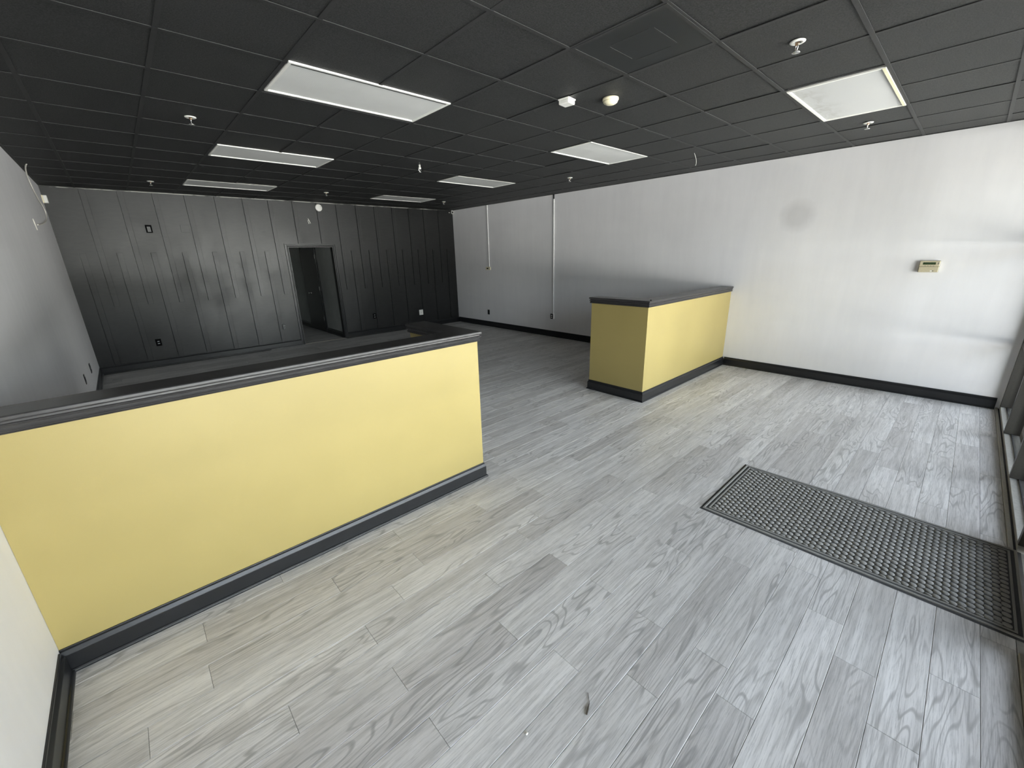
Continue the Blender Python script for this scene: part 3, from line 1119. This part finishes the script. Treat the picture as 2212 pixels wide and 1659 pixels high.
sprinkler(3.206, 0.961, "white sprinkler nearest the camera, between the vent and the dirty light")
sprinkler(5.698, 0.976, "sprinkler just past the dirty light, close to the right wall")
sprinkler(0.728, 4.643, "sprinkler left of the largest ceiling light on the dark ceiling")
sprinkler(5.625, 4.655, "sprinkler above the raceways of the right wall")
sprinkler(0.653, 8.420, "sprinkler beside the farthest light of the left row, near the white side wall")
sprinkler(3.081, 8.190, "sprinkler in front of the round white disc above the doorway")
sprinkler(5.631, 8.230, "sprinkler nearest the back right corner of the room")
# the one head that lost its cover plate hangs lower
t = empty("sprinkler_head", (3.215, 5.20, H))
tag(t, "bare hanging sprinkler in mid ceiling without a cover ring", "sprinkler", "chrome ceiling sprinklers")
bm = bmesh.new(); add_lathe(bm, [(0, 0.004), (0.013, 0.004), (0.013, -0.028), (0.018, -0.030), (0.018, -0.044), (0.010, -0.048), (0, -0.048)], (0, 0, 0), 'Z', 16)
new_obj("nozzle", bm, 'white_enamel', t, True)
bm = bmesh.new()
for sg in (-1, 1):
    add_tube(bm, smooth_path([(sg * 0.010, 0, -0.045), (sg * 0.015, 0, -0.056), (0, 0, -0.080)], 4), 0.0026, 8)
new_obj("frame_arms", bm, 'chrome', t, True)
bm = bmesh.new(); add_lathe(bm, [(0, -0.079), (0.021, -0.083), (0.021, -0.086), (0, -0.087)], (0, 0, 0), 'Z', 18)
new_obj("deflector", bm, 'chrome', t, True)

# smoke detector and square detector
t = empty("smoke_detector", (3.129, 2.193, H))
tag(t, "round cream smoke detector on the black ceiling", "detector")
bm = bmesh.new(); add_lathe(bm, [(0, 0.002), (0.062, 0.002), (0.062, -0.012), (0.058, -0.016), (0, -0.016)], (0, 0, 0), 'Z', 36)
new_obj("mounting_base", bm, 'cream_plastic', t, True)
bm = bmesh.new(); add_lathe(bm, [(0, -0.016), (0.056, -0.016), (0.055, -0.026), (0.047, -0.034), (0.036, -0.036), (0.034, -0.040), (0.022, -0.043), (0, -0.044)], (0, 0, 0), 'Z', 36)
new_obj("sensing_head", bm, 'cream_plastic', t, True)
t = empty("motion_sensor", (2.872, 2.420, H), (0, 0, math.radians(6)))
tag(t, "small square white sensor box on the ceiling grid left of the smoke detector", "sensor")
bm = bmesh.new(); add_box(bm, -0.050, 0.050, -0.050, 0.050, -0.010, 0.001, 0.003, 2); new_obj("mounting_base", bm, 'white_plastic', t)
bm = bmesh.new(); add_box(bm, -0.046, 0.046, -0.046, 0.046, -0.038, -0.010, 0.006, 2); new_obj("cover", bm, 'white_plastic', t)
# loose white wire hanging from the ceiling
bm = bmesh.new(); add_tube(bm, smooth_path([(0, 0, 0.004), (0.012, -0.01, -0.03), (0.030, -0.018, -0.07), (0.034, -0.02, -0.115), (0.026, -0.016, -0.135)], 5), 0.0028, 6)
o = new_obj("hanging_wire", bm, 'wire', None, True, (5.591, 2.640, H))
tag(o, "short white wire dangling from the ceiling above the right wall", "wire")

# ------------------------------------------------------------------ wall devices
def plate_box(name, loc, rotz, w, h, d, mk, label, cat, group=None, sockets=None, smk='black_plastic', bev=0.003):
    """wall plate lying in local XZ, facing local -Y"""
    t = empty(name, loc, (0, 0, rotz))
    tag(t, label, cat, group)
    bm = bmesh.new(); add_box(bm, -w / 2, w / 2, -d, 0.0005, -h / 2, h / 2, bev, 2)
    new_obj("cover_plate", bm, mk, t)
    for (x, z, sw, sh, shape) in sockets or ():
        bm = bmesh.new()
        if shape == 'round':
            add_lathe(bm, [(0, 0.001), (sw / 2, 0.001), (sw / 2, -0.003), (sw / 2 - 0.002, -0.004), (0, -0.004)], (0, 0, 0), 'Y', 20)
            bmesh.ops.translate(bm, verts=bm.verts[:], vec=(x, -d, z))
        else:
            add_box(bm, x - sw / 2, x + sw / 2, -d - 0.003, -d + 0.001, z - sh / 2, z + sh / 2, 0.001)
        new_obj("socket" if shape != 'slot' else "slot", bm, smk, t)
    return t


RB, RR, RL = 0.0, -math.pi / 2, math.pi / 2     # facing the room from back / right / left wall
duplex = [(0, 0.026, 0.032, 0.026, 'round'), (0, -0.026, 0.032, 0.026, 'round')]
# back wall
plate_box("wall_outlet", (0.565, D, 2.345), RB, 0.085, 0.125, 0.012, 'matte_black', "black outlet plate high on the back wall, upper left", "outlet", "outlets on the black wall",
          [(0, -0.006, 0.046, 0.084, 'panel')], 'grey_plastic')
plate_box("wall_outlet", (0.274, D, 0.425), RB, 0.080, 0.125, 0.008, 'matte_black', "black outlet with two pale sockets low on the back wall at left", "outlet", "outlets on the black wall",
          [(0, 0.019, 0.03, 0.012, 'slot'), (0, -0.019, 0.03, 0.012, 'slot')], 'grey_metal')
plate_box("wall_outlet", (2.345, D - 0.0, 0.435), RB, 0.06, 0.11, 0.035, 'black_trim', "dark outlet box on the back wall just left of the doorway", "outlet", "outlets on the black wall",
          [(0.006, 0.024, 0.026, 0.02, 'panel'), (0.006, -0.024, 0.026, 0.02, 'panel')], 'grey_plastic')
plate_box("wall_outlet", (4.375, D, 0.43), RB, 0.078, 0.125, 0.008, 'matte_black', "black outlet on the back wall right of the doorway", "outlet", "outlets on the black wall", duplex, 'grey_plastic')
plate_box("wall_outlet", (5.668, D, 0.38), RB, 0.115, 0.135, 0.010, 'white_plastic', "white outlet plate on the black back wall near the right corner", "outlet", None,
          [(0, -0.005, 0.014, 0.014, 'round')], 'grey_plastic')
t = empty("round_wall_disc", (3.432, D, 2.822))
tag(t, "round white disc high on the back wall above the doorway", "disc")
bm = bmesh.new(); add_lathe(bm, [(0, 0.0005), (0.070, 0.0005), (0.071, -0.012), (0.066, -0.022), (0.060, -0.023), (0, -0.024)], (0, 0, 0), 'Y', 40)
new_obj("cover", bm, 'white_plastic', t, True)
bm = bmesh.new(); add_lathe(bm, [(0, -0.023), (0.006, -0.023), (0.006, -0.026), (0, -0.026)], (0.042, 0, 0.022), 'Y', 10)
new_obj("indicator", bm, 'grey_plastic', t)
t = empty("cut_bracket", (3.19, D, 2.55))
tag(t, "small pale broken bracket on the back wall above the doorway", "bracket")
bm = bmesh.new(); add_tube(bm, [(-0.006, -0.002, 0.05), (0.004, -0.014, 0.015), (0.030, -0.006, -0.045)], [0.008, 0.009, 0.006], 6); new_obj("arm", bm, 'white_plastic', t)
bm = bmesh.new(); add_tube(bm, [(-0.012, -0.003, 0.02), (-0.016, -0.012, -0.01), (-0.002, -0.006, -0.05)], [0.006, 0.005, 0.008], 6); new_obj("stub", bm, 'white_plastic', t)
# patched spot outline
bm = bmesh.new()
add_box(bm, 1.000, 1.125, D - 0.004, D + 0.001, 2.296, 2.420, 0.002)
o = new_obj("cover_patch", bm, 'black_wall')
tag(o, "black painted blank cover high on the back wall right of the upper outlet", "cover plate")

# right wall: raceways and boxes
def raceway(y, z0, label, w=0.022):
    t = empty("cable_raceway", (R, y, z0))
    tag(t, label, "raceway", "white raceways on the right wall")
    bm = bmesh.new(); add_box(bm, -0.018, 0.0005, -w / 2, w / 2, 0, H - z0 - 0.001, 0.004, 2)
    new_obj("channel", bm, 'conduit', t)
    for z in (0.9, 1.8):
        if z0 + z < H - 0.1:
            bm = bmesh.new(); add_box(bm, -0.0195, 0.0005, -w / 2 - 0.002, w / 2 + 0.002, z, z + 0.03, 0.003)
            new_obj("coupling", bm, 'conduit', t)
    return t


raceway(8.235, 1.500, "white raceway down the right wall to a small thermostat")
rw2 = raceway(6.095, 0.515, "longer white raceway down the right wall to a low outlet box")
bm = bmesh.new(); add_box(bm, -0.0195, 0.0005, -0.0125, 0.0125, H - 0.085 - 0.515, H - 0.5155, 0.003)
o = new_obj("top_sleeve", bm, 'black_plastic', rw2); o["label"] = "black painted top end"
t = empty("thermostat", (R, 8.275, 1.462), (0, 0, RR))
tag(t, "small cream thermostat at the foot of the shorter raceway", "thermostat")
bm = bmesh.new(); add_box(bm, -0.085, 0.085, -0.022, 0.0005, -0.036, 0.036, 0.006, 2); new_obj("case", bm, 'cream_plastic', t)
bm = bmesh.new(); add_box(bm, -0.045, 0.015, -0.024, -0.020, -0.016, 0.014, 0.001); new_obj("display", bm, 'black_plastic', t)
plate_box("wall_outlet", (R, 8.338, 0.365), RR, 0.078, 0.122, 0.006, 'black_plastic', "black outlet plate low on the white right wall near the back", "outlet", None,
          [(0, 0.024, 0.03, 0.026, 'panel'), (0, -0.024, 0.03, 0.026, 'panel')])
t = empty("outlet_box", (R, 6.10, 0.458), (0, 0, RR))
tag(t, "surface outlet box with black face at the foot of the longer raceway", "outlet")
bm = bmesh.new(); add_box(bm, -0.038, 0.038, -0.048, 0.0005, -0.058, 0.058, 0.004, 2); new_obj("back_box", bm, 'conduit', t)
bm = bmesh.new(); add_box(bm, -0.036, 0.036, -0.053, -0.047, -0.056, 0.056, 0.003, 2); new_obj("cover_plate", bm, 'black_plastic', t)
for z in (0.02, -0.02):
    bm = bmesh.new(); add_lathe(bm, [(0, 0.0), (0.0155, 0.0), (0.0155, -0.003), (0.013, -0.004), (0, -0.004)], (0, -0.053, z), 'Y', 18); new_obj("socket", bm, 'white_plastic', t)
# alarm keypad
t = empty("alarm_keypad", (R, 0.336, 1.536), (0, 0, RR))
tag(t, "beige alarm keypad with a dark green screen on the white right wall", "keypad")
bm = bmesh.new(); add_box(bm, -0.086, 0.086, -0.006, 0.0005, -0.064, 0.064, 0.003); new_obj("backplate", bm, 'grey_plastic', t)
bm = bmesh.new(); add_box(bm, -0.084, 0.084, -0.030, -0.006, 0.000, 0.063, 0.005, 2); new_obj("upper_case", bm, 'beige_plastic', t)
bm = bmesh.new(); add_box(bm, -0.083, 0.083, -0.033, -0.006, -0.063, -0.001, 0.005, 2); new_obj("flip_cover", bm, 'beige_plastic', t)
bm = bmesh.new(); add_box(bm, -0.056, 0.050, -0.0312, -0.0295, 0.021, 0.047, 0.0005); new_obj("screen", bm, 'green_display', t)
for i in range(4):
    bm = bmesh.new(); add_box(bm, -0.040 + i * 0.023, -0.028 + i * 0.023, -0.0315, -0.0295, 0.006, 0.0105, 0.0005); new_obj("button", bm, 'grey_plastic', t)
for z in (0.040, 0.029):
    bm = bmesh.new(); add_box(bm, 0.066, 0.076, -0.0315, -0.0295, z - 0.004, z + 0.004, 0.0005); new_obj("indicator_light", bm, 'grey_plastic', t)
bm = bmesh.new(); add_box(bm, 0.034, 0.046, -0.0345, -0.0325, -0.052, -0.044, 0.0005); new_obj("latch", bm, 'grey_plastic', t)
bm = bmesh.new(); add_box(bm, 0.016, 0.032, -0.0342, -0.0325, -0.054, -0.042, 0.0005); new_obj("badge", bm, 'white_plastic', t)

# corner camera at the back right
t = empty("security_camera", (R - 0.045, D - 0.05, 2.875))
tag(t, "small white camera with a dark eye in the back right top corner", "camera")
bm = bmesh.new(); add_lathe(bm, [(0, 0.05), (0.03, 0.05), (0.034, 0.0), (0.034, -0.025), (0.029, -0.03), (0.027, -0.024), (0, -0.024)], (0, 0, 0), 'Y', 24)
new_obj("housing", bm, 'white_plastic', t, True)
bm = bmesh.new(); add_lathe(bm, [(0, -0.024), (0.026, -0.0245), (0.016, -0.031), (0, -0.033)], (0, 0, 0), 'Y', 24)
new_obj("lens", bm, 'black_plastic', t, True)
bm = bmesh.new(); add_tube(bm, [(0, 0.01, 0.03), (0, 0.01, 0.055)], 0.012, 10); new_obj("mount", bm, 'white_plastic', t)
bm = bmesh.new(); add_box(bm, -0.085, -0.058, 0.03, 0.0505, -0.014, 0.010, 0.004); new_obj("cable_clip", bm, 'white_plastic', t)
t.rotation_euler = (0, 0, math.radians(-14))

# left wall: sensor, dangling wire, outlets
t = empty("wall_sensor", (L, D - 0.055, 2.735))
tag(t, "white sensor box in the back left top corner beside a dangling wire", "sensor")
bm = bmesh.new(); add_box(bm, -0.0005, 0.014, -0.040, 0.040, -0.055, 0.055, 0.004, 2); new_obj("mounting_base", bm, 'cream_plastic', t)
bm = bmesh.new(); add_box(bm, 0.013, 0.056, -0.038, 0.038, -0.054, 0.054, 0.006, 2); new_obj("cover", bm, 'white_plastic', t)
t = empty("dangling_cable", (L + 0.01, 8.23, H))
tag(t, "thin white cable looping down the upper left wall", "cable")
bm = bmesh.new()
pts = [(0.07, 7.80, 2.935), (0.035, 8.02, 2.915), (0.010, 8.30, 2.86), (0.007, 8.50, 2.745), (0.007, 8.77, 2.650), (0.007, 9.11, 2.585), (0.007, 9.20, 2.51),
       (0.007, 9.04, 2.43), (0.007, 8.71, 2.360), (0.007, 8.11, 2.290), (0.004, 7.60, 2.250)]
add_tube(bm, smooth_path([(x - 0.003, y - 8.23, z - H) for x, y, z in pts], 6), 0.0068, 8)
new_obj("wire", bm, 'wire', t, True)
bm = bmesh.new(); add_tube(bm, [(-0.005, 7.40 - 8.23, 2.30 - H), (-0.005, 7.47 - 8.23, 2.185 - H)], 0.0045, 6); new_obj("wall_scar", bm, 'wire', t)  # pale scar on the wall, drawn as a thin tube beside the cable
plate_box("wall_outlet", (L, 8.11, 0.405), RL, 0.115, 0.13, 0.007, 'black_plastic', "black outlet plate low on the left wall, nearer the back corner", "outlet", "outlets on the left wall", duplex, 'grey_plastic')
plate_box("wall_outlet", (L, 7.035, 0.465), RL, 0.075, 0.12, 0.006, 'black_plastic', "black outlet plate low on the left wall, nearer the half wall", "outlet", "outlets on the left wall",
          [(0, 0, 0.03, 0.06, 'panel')])

# ------------------------------------------------------------------ litter on the floor
def on_floor(px, py):
    d = fw + r2 * ((px - 1106) / FPX) - u2 * ((py - 829.5) / FPX)
    t_ = -CAM_H / d.z
    return Vector((d.x * t_, d.y * t_, 0))


p = Vector((0.8445, 0.540, 0))
p = on_floor(1138, 1586)
bm = bmesh.new()
bmesh.ops.create_icosphere(bm, subdivisions=1, radius=0.006)
for v in bm.verts:
    v.co = Vector((v.co.x * 1.1 + random.uniform(-.001, .001), v.co.y * 0.8 + random.uniform(-.001, .001), v.co.z * 0.6))
o = new_obj("paint_chip", bm, 'paint_chip', None, False, (p.x, p.y, 0.0036))
tag(o, "tiny white paint chip on the floor left of the twig", "paint chip")
a_, b_, c_ = on_floor(1270, 1497), on_floor(1273, 1520), on_floor(1267, 1545)
bm = bmesh.new()
add_tube(bm, [(a_.x - b_.x, a_.y - b_.y, 0.0022), (0, 0, 0.003), ((c_.x - b_.x) * .5, (c_.y - b_.y) * .5, 0.0045), (c_.x - b_.x, c_.y - b_.y, 0.0042)], [0.001, 0.0014, 0.0034, 0.003], 6)
o = new_obj("twig", bm, 'twig', None, False, (b_.x, b_.y, 0))
tag(o, "small dark twig lying on the bare planks in front of the mat", "twig")
